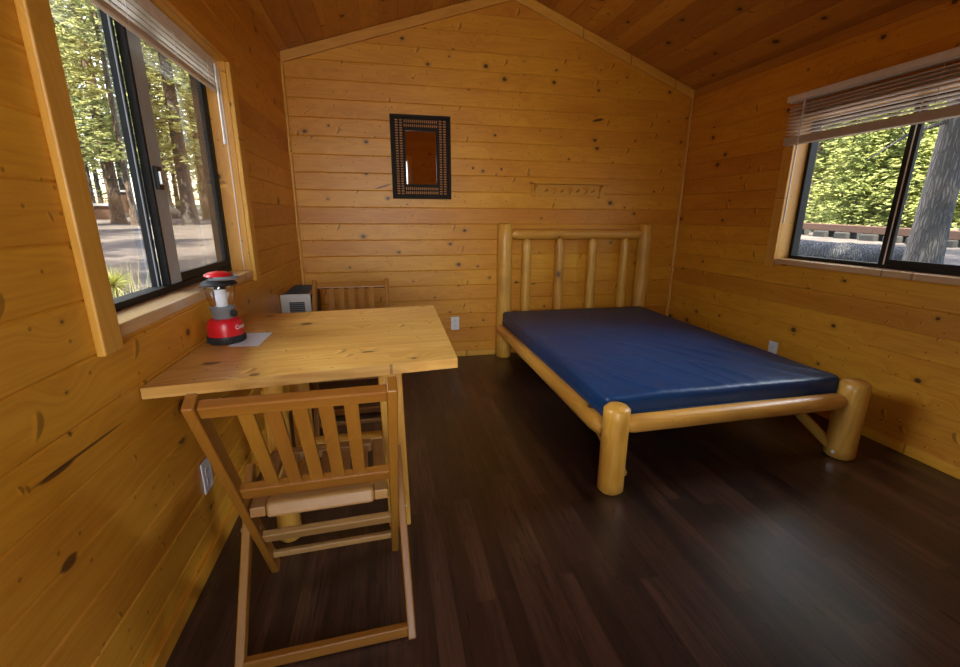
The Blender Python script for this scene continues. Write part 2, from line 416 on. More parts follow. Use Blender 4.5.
HOLE = lambda w_: (w_[0]-.018, w_[1]+.018, w_[2]-.035, w_[3]+.018)
LWIN = (1.192, 2.375, .937, 1.862)      # left window opening: y0, y1, z0, z1
RWIN = (1.385, 2.555, .930, 1.80)
DOOR = (-.50, .40, 0.0, 2.08)
mb = MB(); planks(mb, lambda u, v, n: (XL+n, u, v), edges(-.02, HL+.01, PITCHW, OFFW), lambda v: (YF-.14, YB+.14), HOLE(LWIN))
struct(mb.build('wall_left', 'wall_left'))
mb = MB(); planks(mb, lambda u, v, n: (XR-n, u, v), edges(-.02, HR+.01, PITCHW, OFFW), lambda v: (YF-.14, YB+.14), HOLE(RWIN))
struct(mb.build('wall_right', 'wall'))
def gable(v): return (XL if v <= HL else XL+(v-HL)/SL, XR if v <= HR else XR-(v-HR)/SR)
gedge = edges(-.02, ZA-.002, PITCHW, OFFW)
mb = MB(); planks(mb, lambda u, v, n: (u, YB-n, v), gedge, gable); struct(mb.build('wall_back', 'wall_back'))
mb = MB(); planks(mb, lambda u, v, n: (u, YF+n, v), gedge, gable, DOOR); struct(mb.build('wall_front', 'wall'))

# ceiling boards run the length of the room on both slopes
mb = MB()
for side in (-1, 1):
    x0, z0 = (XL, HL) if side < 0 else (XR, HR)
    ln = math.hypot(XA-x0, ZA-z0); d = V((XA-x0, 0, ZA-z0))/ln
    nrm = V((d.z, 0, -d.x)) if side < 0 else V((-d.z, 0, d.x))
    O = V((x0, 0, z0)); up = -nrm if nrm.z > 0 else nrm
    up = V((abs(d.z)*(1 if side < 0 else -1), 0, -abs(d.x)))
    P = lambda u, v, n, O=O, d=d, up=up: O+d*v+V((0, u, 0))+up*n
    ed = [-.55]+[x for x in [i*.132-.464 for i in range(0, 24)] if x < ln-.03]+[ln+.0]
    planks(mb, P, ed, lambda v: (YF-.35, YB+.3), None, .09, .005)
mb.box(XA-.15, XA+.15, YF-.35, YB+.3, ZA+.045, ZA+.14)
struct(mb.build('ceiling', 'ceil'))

# floor: dark three-strip laminate
mb = MB(); rf = random.Random(3); x = XL-.02; k = 0
while x < XR+.02:
    x1 = x+.0705; y = YF-.02-rf.uniform(0, .5)
    while y < YB+.02:
        y1 = y+rf.uniform(.35, .95); pid, off = mb._piece(); ya, yb = max(y, YF-.14), min(y1, YB+.02)
        gap = .0012 if k % 3 == 2 else .0004
        if yb > ya:
            q = [mb.vert(p, off+V((p[1], p[0], 0)), pid) for p in ((x, ya+.0005, 0), (x1-gap, ya+.0005, 0), (x1-gap, yb-.0005, 0), (x, yb-.0005, 0))]
            mb.bm.faces.new(q)
        y = y1
    x = x1; k += 1
mb.box(XL-.1, XR+.1, YF-.13, YB+.1, -.05, -.0015)
struct(mb.build('floor', 'floor'))

# baseboards, corner strips, sloping rake boards, ceiling strips
def strip(name, x0, x1, y0, y1, z0, z1, bev=.004, mat='trim'):
    b = MB(); b.box(x0, x1, y0, y1, z0, z1); return struct(b.build(name, mat, bev=bev))
strip('baseboard_left', XL-.002, XL+.014, YF, YB, 0, .062, .004, 'wall')
strip('baseboard_right', XR-.014, XR+.002, YF, YB, 0, .055, .004, 'wall')
strip('baseboard_back', XL+.014, XR-.014, YB-.014, YB+.002, 0, .05)
mb = MB(); mb.tube([(XL+.008, YB-.008, .05), (XL+.008, YB-.008, HL-.06)], .014, 12); struct(mb.build('trim_1', 'trim', smooth=40))
mb = MB(); mb.tube([(XR-.008, YB-.008, .05), (XR-.008, YB-.008, HR-.05)], .014, 12); struct(mb.build('trim_2', 'trim', smooth=40))
def rake(name, x0, z0, x1, z1):
    b = MB(); h = .068
    b.hexa([(x, y, z+dz) for dz in (-h, 0) for y in (YB-.022, YB+.001) for x, z in ((x0, z0), (x1, z1))]); struct(b.build(name, 'trim', bev=.003))
rake('trim_3', XL+.002, HL-.002, XA, ZA-.002); rake('trim_4', XA, ZA-.002, XR-.002, HR-.002)
strip('trim_5', XL-.002, XL+.009, YF, YB-.022, HL-.062, HL-.004, .003, 'ceil')
strip('trim_6', XR-.009, XR+.002, YF, YB-.022, HR-.062, HR-.004, .003, 'ceil')

# ---------------------------------------------------------------- windows
def window(name, X, sgn, y0, y1, z0, z1, fx, near_first, apron):
    """X wall face, sgn = direction out of the room; fx = depth of the frame face behind the wall face"""
    root = sempty(name, (X, (y0+y1)/2, z0))
    def part(n, mbx, mat, par=root, **k):
        o = mbx.build(n, mat, None, **k); o.parent = par
        p = V(par.matrix_world.translation) if par is not root else V(root.location)
        o.matrix_parent_inverse = Matrix.Translation(-V(root.location)); return o
    xo = lambda d: X+sgn*d
    a, b = sorted((xo(-.006), xo(.15)))
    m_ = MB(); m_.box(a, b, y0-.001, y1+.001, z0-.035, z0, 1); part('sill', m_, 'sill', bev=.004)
    for yy in ((y0-.018, y0), (y1, y1+.018)):
        m_ = MB(); m_.box(min(xo(0), xo(.15)), max(xo(0), xo(.15)), *yy, z0, z1+.018, 2); part('jamb', m_, 'trim')
    m_ = MB(); m_.box(min(xo(0), xo(.15)), max(xo(0), xo(.15)), y0, y1, z1, z1+.018, 1); part('head_jamb', m_, 'trim')
    cw = .075; c0, c1 = sorted((xo(-.02), xo(.0)))
    for yy in ((y0-cw, y0), (y1, y1+cw)):
        m_ = MB(); m_.box(c0, c1, *yy, z0-.055, z1, 2); part('casing', m_, 'trim', bev=.004)
    m_ = MB(); m_.box(c0, c1, y0-cw, y1+cw, z1, z1+.085, 1); part('head_casing', m_, 'trim' if sgn > 0 else 'wall', bev=.004)
    # frame: outer bronze frame, two tracks
    f0, f1 = fx, fx+.055
    A = lambda p, q: sorted((xo(p), xo(q)))
    m_ = MB(); fw = .022
    m_.box(*A(f0, f1), y0, y1, z0, z0+fw); m_.box(*A(f0, f1), y0, y1, z1-fw, z1)
    m_.box(*A(f0, f1), y0, y0+fw, z0+fw, z1-fw); m_.box(*A(f0, f1), y1-fw, y1, z0+fw, z1-fw)
    fr = part('frame', m_, 'dark', bev=.002)
    return root, part, xo, A

# left window: fixed pane nearest, sliding far sash with a wide grey stile and latch
root, part, xo, A = window('window_1', XL, -1, *LWIN, .088, True, False)
y0, y1, z0, z1 = LWIN; ym = 1.735
m_ = MB(); m_.box(*A(.118, .140), ym-.024, ym+.0, z0+.02, z1-.02); part('meeting_stile', m_, 'dark', bev=.002)
m_ = MB(); m_.box(*A(.116, .119), ym-.028, ym-.021, z0+.02, z1-.02); part('stile_edge', m_, 'alu')
m_ = MB(); m_.box(*A(.090, .114), ym+.004, ym+.092, z0+.024, z1-.024); part('sash_stile', m_, 'alu', bev=.002)
m_ = MB(); m_.box(*A(.0895, .1146), ym-.006, ym+.008, z0+.022, z1-.022); part('sash_seal', m_, 'dark', bev=.002)
m_ = MB(); m_.box(*A(.092, .112), ym+.09, y1-.022, z0+.024, z0+.056); m_.box(*A(.092, .112), ym+.09, y1-.022, z1-.056, z1-.024)
m_.box(*A(.092, .112), y1-.052, y1-.022, z0+.056, z1-.056); part('sash_rail', m_, 'dark', bev=.002)
m_ = MB(); m_.box(*A(.098, .101), ym+.09, y1-.05, z0+.05, z1-.05); part('hazy_pane', m_, 'screen')
m_ = MB(); m_.box(*A(.128, .131), y0+.02, ym-.02, z0+.02, z1-.02); part('pane', m_, 'glass')
m_ = MB(); m_.box(*A(.078, .092), ym+.016, ym+.054, 1.285, 1.36); lt = part('latch', m_, 'black', bev=.003)
m_ = MB(); m_.box(*A(.070, .080), ym+.022, ym+.040, 1.30, 1.345); part('latch_lever', m_, 'steel', bev=.003)

root, part, xo, A = window('window_2', XR, 1, *RWIN, .095, True, True)
y0, y1, z0, z1 = RWIN; ym = 1.955
m_ = MB(); m_.box(*A(.097, .118), ym-.03, ym+.022, z0+.02, z1-.02); part('meeting_stile', m_, 'dark', bev=.002)
m_ = MB(); m_.box(*A(.0945, .098), ym-.012, ym-.006, z0+.02, z1-.02); part('stile_highlight', m_, 'blind')  # highlight along the frame, built as a thin pale strip
m_ = MB(); m_.box(*A(.098, .118), y0+.02, ym-.03, z0+.02, z0+.05); m_.box(*A(.098, .118), y0+.02, y0+.05, z0+.05, z1-.02); part('sash_rail', m_, 'dark', bev=.002)
m_ = MB(); m_.box(*A(.106, .109), y0+.03, ym-.02, z0+.04, z1-.03); part('pane', m_, 'glass')
m_ = MB(); m_.box(*A(.128, .131), ym-.01, y1-.02, z0+.02, z1-.02); part('pane', m_, 'glass')

# open doorway behind the viewer
dr = sempty('door_1', (-.05, YF, 0))
def dpart(n, *b):
    q = MB(); q.box(*b); o = q.build(n, 'trim', bev=.004); o.parent = dr; o.matrix_parent_inverse = Matrix.Translation((.05, -YF, 0))
dpart('casing', DOOR[0]-.08, DOOR[0], YF, YF+.02, 0, DOOR[3]); dpart('casing', DOOR[1], DOOR[1]+.08, YF, YF+.02, 0, DOOR[3])
dpart('head_casing', DOOR[0]-.08, DOOR[1]+.08, YF, YF+.02, DOOR[3], DOOR[3]+.08)

# ---------------------------------------------------------------- ground and forest
def gz(x, y): return -.45+.033*math.hypot(x, y)
mb = MB(); R = [4.4, 6, 8, 10, 13, 17, 22, 28, 36, 46, 60, 80, 120]; ng = 72
rings = [[mb.vert((.9+(r if r > 4.4 else 4.4)*math.cos(2*math.pi*k/ng), 1.5+r*math.sin(2*math.pi*k/ng),
    gz(r*math.cos(2*math.pi*k/ng), r*math.sin(2*math.pi*k/ng))+(.10*noise.noise(V((r*math.cos(2*math.pi*k/ng)*.3, r*math.sin(2*math.pi*k/ng)*.3, 2))) if r > 5 else 0)), (0, 0, 0), 0) for k in range(ng)] for r in R]
ctr = mb.vert((.9, 1.5, -.45), (0, 0, 0), 0)
for k in range(ng): mb.bm.faces.new((ctr, rings[0][k], rings[0][(k+1) % ng]))
for a_, b_ in zip(rings, rings[1:]):
    for k in range(ng): mb.bm.faces.new((a_[k], b_[k], b_[(k+1) % ng], a_[(k+1) % ng]))
struct(mb.build('ground', 'ground', smooth=180))

def at(px, d, py=216):
    """a spot on the forest floor, d metres away in the direction of one column of the view"""
    v = Fw+Rt*((px-480)/FPX)-Up*((py-333.5)/FPX); h = math.hypot(v.x, v.y)
    x, y = v.x/h*d, v.y/h*d; return V((x, y, gz(x, y)))

def mesh_from(name, verts, faces, mat):
    me = bpy.data.meshes.new(name); me.from_pydata([tuple(v) for v in verts], [], faces); me.materials.append(M[mat]); me.update(); return me
def crown(seed, H, h0, Lmax, whorls, nbr, ntuft, tl, droop, kind):
    r = random.Random(seed); vs_, fs = [], []
    for wi in range(whorls):
        f = wi/(whorls-1); h = h0+(H-h0)*f
        L = Lmax*(1-f)**.8+.25 if kind == 'fir' else Lmax*(.35+.65*math.sin(math.pi*min(1, .15+.85*f)))*(1 if f < .9 else .6)
        for bi in range(nbr):
            az = r.uniform(0, 2*math.pi); Lb = L*r.uniform(.6, 1.1); dr_ = droop*r.uniform(.5, 1.3)
            for ti in range(ntuft):
                s_ = (.18+.82*(ti+r.random())/ntuft)
                c = V((math.cos(az)*Lb*s_, math.sin(az)*Lb*s_, h-dr_*Lb*s_*s_+r.gauss(0, .12)))
                c += V((r.gauss(0, .12*Lb*s_), r.gauss(0, .12*Lb*s_), 0))
                for bl in range(2):
                    a2 = az+r.gauss(0, .8); d = V((math.cos(a2), math.sin(a2), r.uniform(-.5, .25))).normalized()
                    u = d.cross(V((r.gauss(0, .5), r.gauss(0, .5), 1))).normalized(); l = tl*r.uniform(.6, 1.3); w_ = l*.17; n = u.cross(d)
                    i = len(vs_); p = c
                    vs_ += [p-d*l*.5, p+u*w_-n*w_*.5, p+d*l*.5, p-u*w_-n*w_*.5, p+n*w_*.4]
                    fs += [(i, i+1, i+4), (i+1, i+2, i+4), (i+2, i+3, i+4), (i+3, i, i+4)]
    return vs_, fs
def trunk_mb(H, r, lean=(0, 0), stubs=0, seed=0, flare=1.5, wob=.08):
    b = MB(); rr = random.Random(seed); n = 14
    pts = [V((lean[0]*(i/n)**1.2, lean[1]*(i/n)**1.2, -.3+(H+.3)*i/n)) for i in range(n+1)]
    rad = [r*(1-.85*i/n) for i in range(n+1)]; rad[0] = r*flare; pts.insert(1, pts[0]+V((0, 0, .55))); rad.insert(1, r*1.12)
    b.tube(pts, rad, 18, wob=wob)
    for k in range(stubs):
        h = rr.uniform(.15, .7)*H; a2 = rr.uniform(0, 6.28); L = rr.uniform(.6, 2.0)
        p = V((lean[0]*(h/H)**1.2, lean[1]*(h/H)**1.2, h)); e = p+V((math.cos(a2)*L, math.sin(a2)*L, -.25*L))
        b.tube([p, (p+e)/2+V((0, 0, .06)), e], [.05, .035, .012], 6)
    return b
me_pine = [mesh_from('foliage', *crown(11+i, 26, 4.0, 3.6, 40, 7, 12, .46, .25, 'pine'), 'needles') for i in range(2)]
me_fir = [mesh_from('foliage', *crown(21+i, 22, .9, 3.6, 44, 8, 11, .44, .35, 'fir'), 'needles') for i in range(2)]
me_young = [mesh_from('foliage', *crown(31+i, 6.5, .35, 1.8, 26, 8, 10, .32, .12, 'fir'), 'needles_young') for i in range(2)]
bare = {}
def tree(name, loc, label, group, leaf, H, r, bark, scale=1.0, seed=0, stubs=6, lean=(0, 0), cat='tree'):
    root = thing(name, label, cat, loc, seed*1.7, group)
    key = (H, r, bark, stubs, lean, seed if not group else 0)
    if key not in bare: bare[key] = trunk_mb(H, r, lean, stubs, seed).build('trunk', bark, root, smooth=60)
    else:
        o = bare[key].copy(); C.objects.link(o); o.parent = root
    if bare[key].parent is None: bare[key].parent = root
    f = bpy.data.objects.new('foliage', leaf); C.objects.link(f); f.parent = root
    root.scale = (scale,)*3
    return root
rt = random.Random(5)
tree('pine_tree', at(118, 36), 'thick pale pine trunk nearest the middle of the left window pane', None, me_pine[0], 26, .36, 'bark_red', 1, 1)
tree('pine_tree', at(134, 33), 'slim pinkish pine trunk just right of the thick pale trunk', None, me_pine[1], 24, .19, 'bark_red', .95, 2)
tree('pine_tree', at(190, 34), 'thickest trunk seen through the hazy sliding pane on the left', None, me_pine[0], 26, .42, 'bark', 1, 3)
tree('pine_tree', at(170, 47), 'dark narrower trunk behind and left of the thickest hazy trunk', None, me_pine[1], 26, .34, 'bark', 1.05, 4)
tree('pine_tree', at(95, 45), 'thin dark trunk above the brown locker at the window casing', None, me_pine[1], 25, .24, 'bark', 1, 5)
tree('pine_tree', at(208, 43), 'pale trunk beside the far edge of the hazy sliding pane', None, me_pine[0], 24, .34, 'bark_red', 1, 6)
GL = 'conifers crowding the forest beyond the left window'
for i, (px, d) in enumerate([(38, 46), (62, 56), (80, 64), (104, 70), (128, 62), (150, 54), (180, 66), (204, 74), (218, 56), (20, 60), (240, 64)]):
    fir = rt.random() < .5
    tree('fir_tree', at(px, d), 'sunlit conifer in the dense woods beyond the left window', GL, (me_fir if fir else me_pine)[i % 2], 22 if fir else 26, .26, 'bark', rt.uniform(.9, 1.2), i+10)
# right side
tree('fir_tree', at(812, 36), 'straight brown trunk with lichen at the left edge of the right window', None, me_pine[0], 26, .44, 'bark_red', 1, 41)
tree('fir_tree', at(866, 44), 'dark slender trunk rising behind the young firs', None, me_fir[0], 24, .32, 'bark', 1, 42)
tree('pine_tree', at(926, 40), 'pinkish trunk just left of the big grey trunk', None, me_pine[1], 24, .22, 'bark_red', 1, 43)
GY = 'young firs behind the timber barrier'
for i, (px, d, s) in enumerate([(838, 31, 1.0), (853, 29.5, .85), (872, 30, 1.05), (888, 31, .9), (903, 29, 1.0), (918, 31, .8), (824, 35, 1.1), (955, 30, 1.0), (980, 29, .9), (845, 36, 1.25), (880, 37, 1.3), (912, 37, 1.2)]):
    tree('young_fir', at(px, d), 'bright green young fir behind the timber barrier', GY, me_young[i % 2], 6.4, .07, 'bark', s, i+50, 0)
GR = 'tall firs at the back of the woods beyond the right window'
for i, (px, d) in enumerate([(790, 48), (800, 62), (822, 55), (840, 48), (852, 58), (876, 52), (892, 60), (906, 50), (935, 52), (950, 62), (975, 50), (1000, 58), (770, 60), (830, 75), (885, 78), (925, 80)]):
    fir = rt.random() < .75
    tree('fir_tree', at(px, d), 'tall green fir at the back of the woods beyond the right window', GR, (me_fir if fir else me_pine)[i % 2], 22 if fir else 26, .26, 'bark', rt.uniform(.9, 1.2), i+70)

# pines added out of view beside the cabin, so crowns shade the ground outside
for i, (x, y) in enumerate([(-9, 1), (-13, 6), (-17.5, 11), (-21, 17.5), (-10.8, -3.8), (-25.5, 24)]):
    tree('pine_tree', V((x, y, gz(x, y))), 'tall pine added out of view for shade left of the cabin', 'shade pines left of the cabin', me_pine[i % 2], 26, .26, 'bark', 1, i+90)
for i, (x, y) in enumerate([(9.6, .8), (12.6, -1.2)]):
    tree('pine_tree', V((x, y, gz(x, y))), 'tall pine added out of view for shade right of the cabin', 'shade pines right of the cabin', me_pine[i % 2], 26, .26, 'bark', 1, i+100)

# the big grey trunk close outside the right window
p = at(934, 13.6)
big = thing('pine_tree', 'massive grey furrowed trunk close outside the right window', 'tree', p)
trunk_mb(24, .30, (0, 0), 0, 3, 1.75, .14).build('trunk', 'bark', big, smooth=60)
b = MB(); lft = -(Rt0)
for h, L, dz in ((3.1, 1.3, -.55), (3.9, 1.8, .25), (5.2, 1.5, .4), (4.4, 1.6, -.3)):
    s_ = V((0, 0, h))+lft*.25; e = s_+lft*L+V((.2, .3, dz*L)); mid = (s_+e)/2+V((0, 0, .12))
    b.tube([s_, mid, e], [.045, .03, .008], 7); b.tube([mid, mid+lft*.35+V((0, 0, .35))], [.016, .005], 5)
b.build('branch', 'bark', big, smooth=60)
f = bpy.data.objects.new('foliage', me_pine[1]); C.objects.link(f); f.parent = big; f.location = (0, 0, 1.5)

# fallen log, timber barrier on stone blocks, lockers
a_, b_ = at(764, 15.6), at(925, 14.6)
b = MB(); b.log(a_+V((0, 0, .26)), b_+V((0, 0, .24)), .33, .27, .03, 26, .12, 16)
fl = b.build('fallen_log', 'deadwood', smooth=60); tag(fl, 'weathered grey fallen log lying outside below the right window', 'log')
rail = thing('timber_barrier', 'long brown timber barrier rail on low blocks across the right window', 'barrier', at(850, 26))
pts = [at(768, 29.5), at(830, 26.6), at(880, 24.6), at(930, 23.2), at(985, 22)]
O = V(rail.location)
for p_, q_ in zip(pts, pts[1:]):
    b = MB(); b.bar(p_-O+V((0, 0, .36)), q_-O+V((0, 0, .36)), .30, .36, (0, 0, 1)); b.build('rail', 'rail', rail, bev=.02)
for i, (px, d) in enumerate([(775, 29.2), (800, 28), (830, 26.6), (852, 25.7), (880, 24.6), (905, 23.9), (930, 23.2), (960, 22.5)]):
    c = at(px, d)-O; b = MB(); b.box(c.x-.45, c.x+.45, c.y-.3, c.y+.3, c.z-.2, c.z+.20); b.build('block', 'stone', rail, bev=.05)
def locker(px, d, w_, h, label, name, cat):
    r = thing(name, label, cat, at(px, d), .5)
    b = MB(); b.box(-w_/2, w_/2, -.5, .5, -.1, h); b.build('body', 'rail', r, bev=.03)
    b = MB(); b.box(-w_/2-.1, w_/2+.1, -.6, .6, h, h+.18); b.build('lid', 'roof_metal', r, bev=.03)
locker(97, 42, 1.7, .85, 'low brown locker with pale lid near the left window casing', 'storage_locker', 'locker')
locker(124, 55, .9, 1.9, 'small brown kiosk with pale roof between two left trunks', 'kiosk', 'kiosk')
p = at(169, 44); b = MB(); b.lathe([(0, .95), (.35, .9), (.75, .6), (.95, .2), (1.0, -.2)], 14)
o = b.build('boulder', 'stone', smooth=180); o.location = p; tag(o, 'dark rounded boulder on the ground seen through the hazy pane', 'boulder')

# pine sapling and dry grass right below the left window
sp = at(98, 4.3); r = random.Random(9)
sap = thing('pine_sapling', 'bright pine sapling poking up at the sill of the left window', 'sapling', sp)
b = MB(); b.tube([(0, 0, -.1), (.01, 0, .6), (0, .02, 1.02)], [.02, .014, .006], 8); b.build('stem', 'bark', sap, smooth=60)
vs_, fs = [], []
for c in [V((0, .02, 1.0)), V((.12, .05, .72)), V((-.12, -.05, .78)), V((.05, -.14, .6))]:
    for k in range(240):
        d = V((r.gauss(0, 1), r.gauss(0, 1), r.gauss(.25, .8))).normalized(); L = r.uniform(.10, .19); u = d.orthogonal().normalized()*.0035
        i = len(vs_); n = d.cross(u); vs_ += [c+u, c-u, c+n, c+d*L]; fs += [(i, i+1, i+3), (i+1, i+2, i+3), (i+2, i, i+3)]
fo = bpy.data.objects.new('needles', mesh_from('needles', vs_, fs, 'needles_young')); C.objects.link(fo); fo.parent = sap
vs_, fs = [], []
for k in range(700):
    px, d = r.uniform(90, 200), r.uniform(3.4, 6.5); c = at(px, d); L = r.uniform(.45, 1.15)*(1 if r.random() < .45 else .6); a2 = r.uniform(0, 6.28)
    u = V((math.cos(a2), math.sin(a2), 0))*.006; tip = c+V((r.gauss(0, .16), r.gauss(0, .16), L)); n = V((-u.y, u.x, 0)); i = len(vs_)
    vs_ += [c+u, c-u, c+n, tip]; fs += [(i, i+1, i+3), (i+1, i+2, i+3), (i+2, i, i+3)]
go = bpy.data.objects.new('grass', mesh_from('grass', vs_, fs, 'grass')); C.objects.link(go); go['kind'] = 'stuff'; tag(go, 'dry yellow grass blades growing outside below the left window', 'grass')

# ---------------------------------------------------------------- blinds
def blind(label, X, sgn, y0, y1, ztop, zbot, nsl, depth, wand):
    """X = centre plane; raised slats hang between head rail and bottom rail"""
    r = thing('window_blind', label, 'blind', (X, (y0+y1)/2, ztop), 0)
    h = (y1-y0)/2; H = ztop-zbot
    b = MB(); b.box(-depth/2, depth/2, -h, h, -.04, 0); b.build('head_rail', 'blind', r, bev=.003)
    if wand['valance']:
        b = MB(); b.box(-sgn*depth/2-.012 if sgn > 0 else depth/2, -depth/2 if sgn > 0 else depth/2+.012, -h-.012, h+.012, -.034, .004); b.build('valance', 'blind', r, bev=.005)
    for i in range(nsl):
        z = -(.055 if sgn > 0 else .035)-(H-(.108 if sgn > 0 else .055))*(i+.5)/nsl; tilt = -.02 if sgn > 0 else 0
        b = MB(); dx = depth*.46
        b.hexa([(sx*dx, sy*(h-.004), z+sx*dx*tilt+sz*.0016) for sz in (-1, 1) for sy in (-1, 1) for sx in (-1, 1)], 1)
        b.build('slat', 'blind', r)
    b = MB(); b.box(-depth*.5, depth*.5, -h, h, -H, -H+(.048 if sgn > 0 else .020)); b.build('bottom_rail', 'stack', r, bev=.004)
    n = 4
    for i in range(n):
        y = -h+.12+(2*h-.24)*i/(n-1)
        for sx in (-1, 1):
            b = MB(); b.tube([(sx*depth*.48, y, -.04), (sx*depth*.48, y, -H+.002)], .0012, 6); b.build('ladder_cord', 'blind', r)
    wx, wy, l = wand['x'], wand['y'], wand['len']
    b = MB(); b.tube([(wx, wy, -.03), (wx, wy, -.03-l)], .0045, 8); b.tube([(wx, wy, -.03-l), (wx, wy, -.05-l)], .006, 8); b.build('wand', 'white', r, smooth=40)
    if wand.get('cord'):
        b = MB(); cy, cl = wand['cord']; b.tube([(wx, cy, -.03), (wx, cy+.002, -.5*cl), (wx, cy, -cl)], .0012, 6); b.tube([(wx, cy+.012, -.03), (wx, cy+.01, -.5*cl), (wx, cy+.004, -cl-.04)], .0012, 6)
        b.build('pull_cord', 'blind', r)
    return r
blind('raised slatted blind tucked into the top of the left window', XL-.040, -1, LWIN[0]+.006, LWIN[1]-.006, LWIN[3]-.002, 1.728, 4, .020,
      dict(valance=False, x=.02, y=.52, len=.30, cord=(.55, .88)))
blind('half-raised white slatted blind hanging over the top of the right window', XR-.050, 1, 1.30, 2.585, 1.938, 1.650, 9, .05,
      dict(valance=True, x=-.035, y=.525, len=.72))

# ---------------------------------------------------------------- table
tb = thing('dining_table', 'knotty pine table fixed against the left wall under the window', 'table', (-.2, 1.75, 0))
O = V(tb.location)
corners = [(XL+.003, 1.250), (.209, 1.34), (.225, 2.238), (XL+.003, 2.162)]
b = MB()
for i in range(6):                                        # edge-glued boards running away from the window wall
    f0, f1 = i/6, (i+1)/6
    def L_(f): return V(corners[0]).lerp(V(corners[3]), f)
    def R_(f): return V(corners[1]).lerp(V(corners[2]), f)
    q = [L_(f0), R_(f0), L_(f1), R_(f1)]
    b.hexa([(c.x-O.x, c.y-O.y, z) for z in (.721, .753) for c in q], 0)
bmesh.ops.remove_doubles(b.bm, verts=[], dist=0)
b.build('tabletop', 'table', tb)
def tp(n, f, mat='log', **k):
    b = MB(); f(b)
    for v in b.bm.verts: v.co -= O
    return b.build(n, mat, tb, **k)
tp('apron', lambda b: b.box(-.60, -.03, 1.51, 1.535, .645, .721), 'trim', bev=.003)
tp('apron', lambda b: b.box(-.60, -.03, 1.98, 2.005, .645, .721), 'trim', bev=.003)
tp('wall_cleat', lambda b: b.box(XL+.003, XL+.04, 1.56, 2.12, .66, .721), 'trim', bev=.003)
for y in (1.545, 1.965):
    tp('leg', lambda b: b.log((-.415, y, 0), (-.415, y, .72), .043, .040, .012), 'log', smooth=50)
    tp('leg', lambda b: b.bar((.0, y, 0), (-.012, y, .721), .085, .05), 'log', bev=.006)
    tp('stretcher', lambda b: b.log((-.385, y, .165), (-.03, y, .165), .036, .036, .012), 'log', smooth=50)

# ---------------------------------------------------------------- folding chairs
def make_chair(label):
    r = thing('folding_chair', label, 'chair', (0, 0, 0), 0, 'wooden folding chairs')
    def P(n, f, mat='chair', **k):
        b = MB(); f(b); return b.build(n, mat, r, **dict(dict(bev=.004), **k))
    top, bot = V((0, -.258, .829)), V((0, .20, 0)); ax = lambda z: top.lerp(bot, (.829-z)/.829)
    for s in (-1, 1):
        X = V((s*.206, 0, 0))
        P('back_post', lambda b: b.bar(bot+X, top+X, .024, .046), seg=3)
        P('rear_leg', lambda b: b.bar((s*.230, -.190, .0), (s*.230, .165, .435), .024, .036))
        P('pivot_bolt', lambda b: b.tube([(s*.193, ax(.285).y, .285), (s*.247, ax(.285).y, .285)], .006, 10), 'steel', bev=None)
    d = (bot-top).normalized()
    def rail(n, z0, z1, t, mat='chair', back=0.0):
        a_, c_ = ax(z0), ax(z1); nrm = V((0, -d.z, d.y))
        if nrm.y > 0: nrm = -nrm
        return P(n, lambda b: b.bar((-.195, *(((a_+c_)/2)+nrm*back).yz), (.195, *(((a_+c_)/2)+nrm*back).yz), t, (c_-a_).length, tuple(nrm)), mat)
    rail('top_rail', .818, .786, .026); rail('lower_rail', .505, .465, .026)
    for i in range(5):
        x = (i-2)*.056
        P('back_slat', lambda b: b.bar(ax(.788)+V((x, 0, 0)), ax(.503)+V((x, 0, 0)), .033, .011), bev=.002)
    rail('stretcher', .255, .215, .022, 'chair_worn', .005)
    P('stretcher', lambda b: b.bar((-.197, ax(.10).y, .10), (.197, ax(.10).y, .10), .018, .022, (0, 1, 0)), 'chair_worn')
    for s in (-1, 1): P('seat_side', lambda b: b.box(s*.168-.020, s*.168+.020, -.055, .265, .388, .420, 1), 'chair_worn')
    P('seat_rail', lambda b: b.hexa([(x, y, z) for z, y0_, y1_ in ((.384, -.062, -.015), (.424, -.048, -.005)) for y in (y0_, y1_) for x in (-.1475, .1475)]), 'chair_worn', bev=.010, seg=3)
    P('seat_rail', lambda b: b.box(-.1475, .1475, .225, .268, .39, .424), 'chair_worn', bev=.008, seg=3)
    for i in range(5):
        x = (i-2)*.056
        P('seat_slat', lambda b: b.box(x-.019, x+.019, -.008, .232, .402, .418, 1), 'chair_worn', bev=.002)
    P('floor_rail', lambda b: b.bar((-.220, -.176, .022), (.220, -.176, .022), .022, .036, (0, 1, 0)))
    return r
ch = make_chair('folding wooden slat chair in front of the table, its back nearest the viewer')
ch.location = (-.221, 1.207, 0); ch.rotation_euler = (0, 0, .045)
dup(ch, (-.214, 2.44, 0), math.pi+.01, 'folding wooden slat chair behind the table, beside the wall heater')

# ---------------------------------------------------------------- lantern and paper on the table
ZT = .7535
ln = thing('camping_lantern', 'red and black camping lantern standing on the table by the sill', 'lantern', (-.590, 1.704, ZT+.0008), -.15)
ln.scale = (.88, .88, 1)
def lp(n, prof, mat, smooth=50, par=ln, seg=40):
    b = MB(); b.lathe(prof, seg); return b.build(n, mat, par, smooth=smooth)
b = MB(); b.lathe([(0, 0), (.066, 0), (.069, .004), (.069, .022), (.066, .026), (0, .026)], 44)
for k in range(44):
    a2 = 2*math.pi*k/44; b.box(.069*math.cos(a2)-.0025, .069*math.cos(a2)+.0025, .069*math.sin(a2)-.0025, .069*math.sin(a2)+.0025, .003, .022)
b.build('foot_ring', 'black', ln, smooth=40)
body = lp('base', [(0, .0262), (.067, .0262), (.067, .05), (.064, .074), (.056, .084), (.046, .088), (0, .088)], 'red')
lp('collar', [(0, .088), (.040, .088), (.042, .096), (.045, .118), (.047, .122), (.047, .128), (.040, .130), (0, .130)], 'grey')
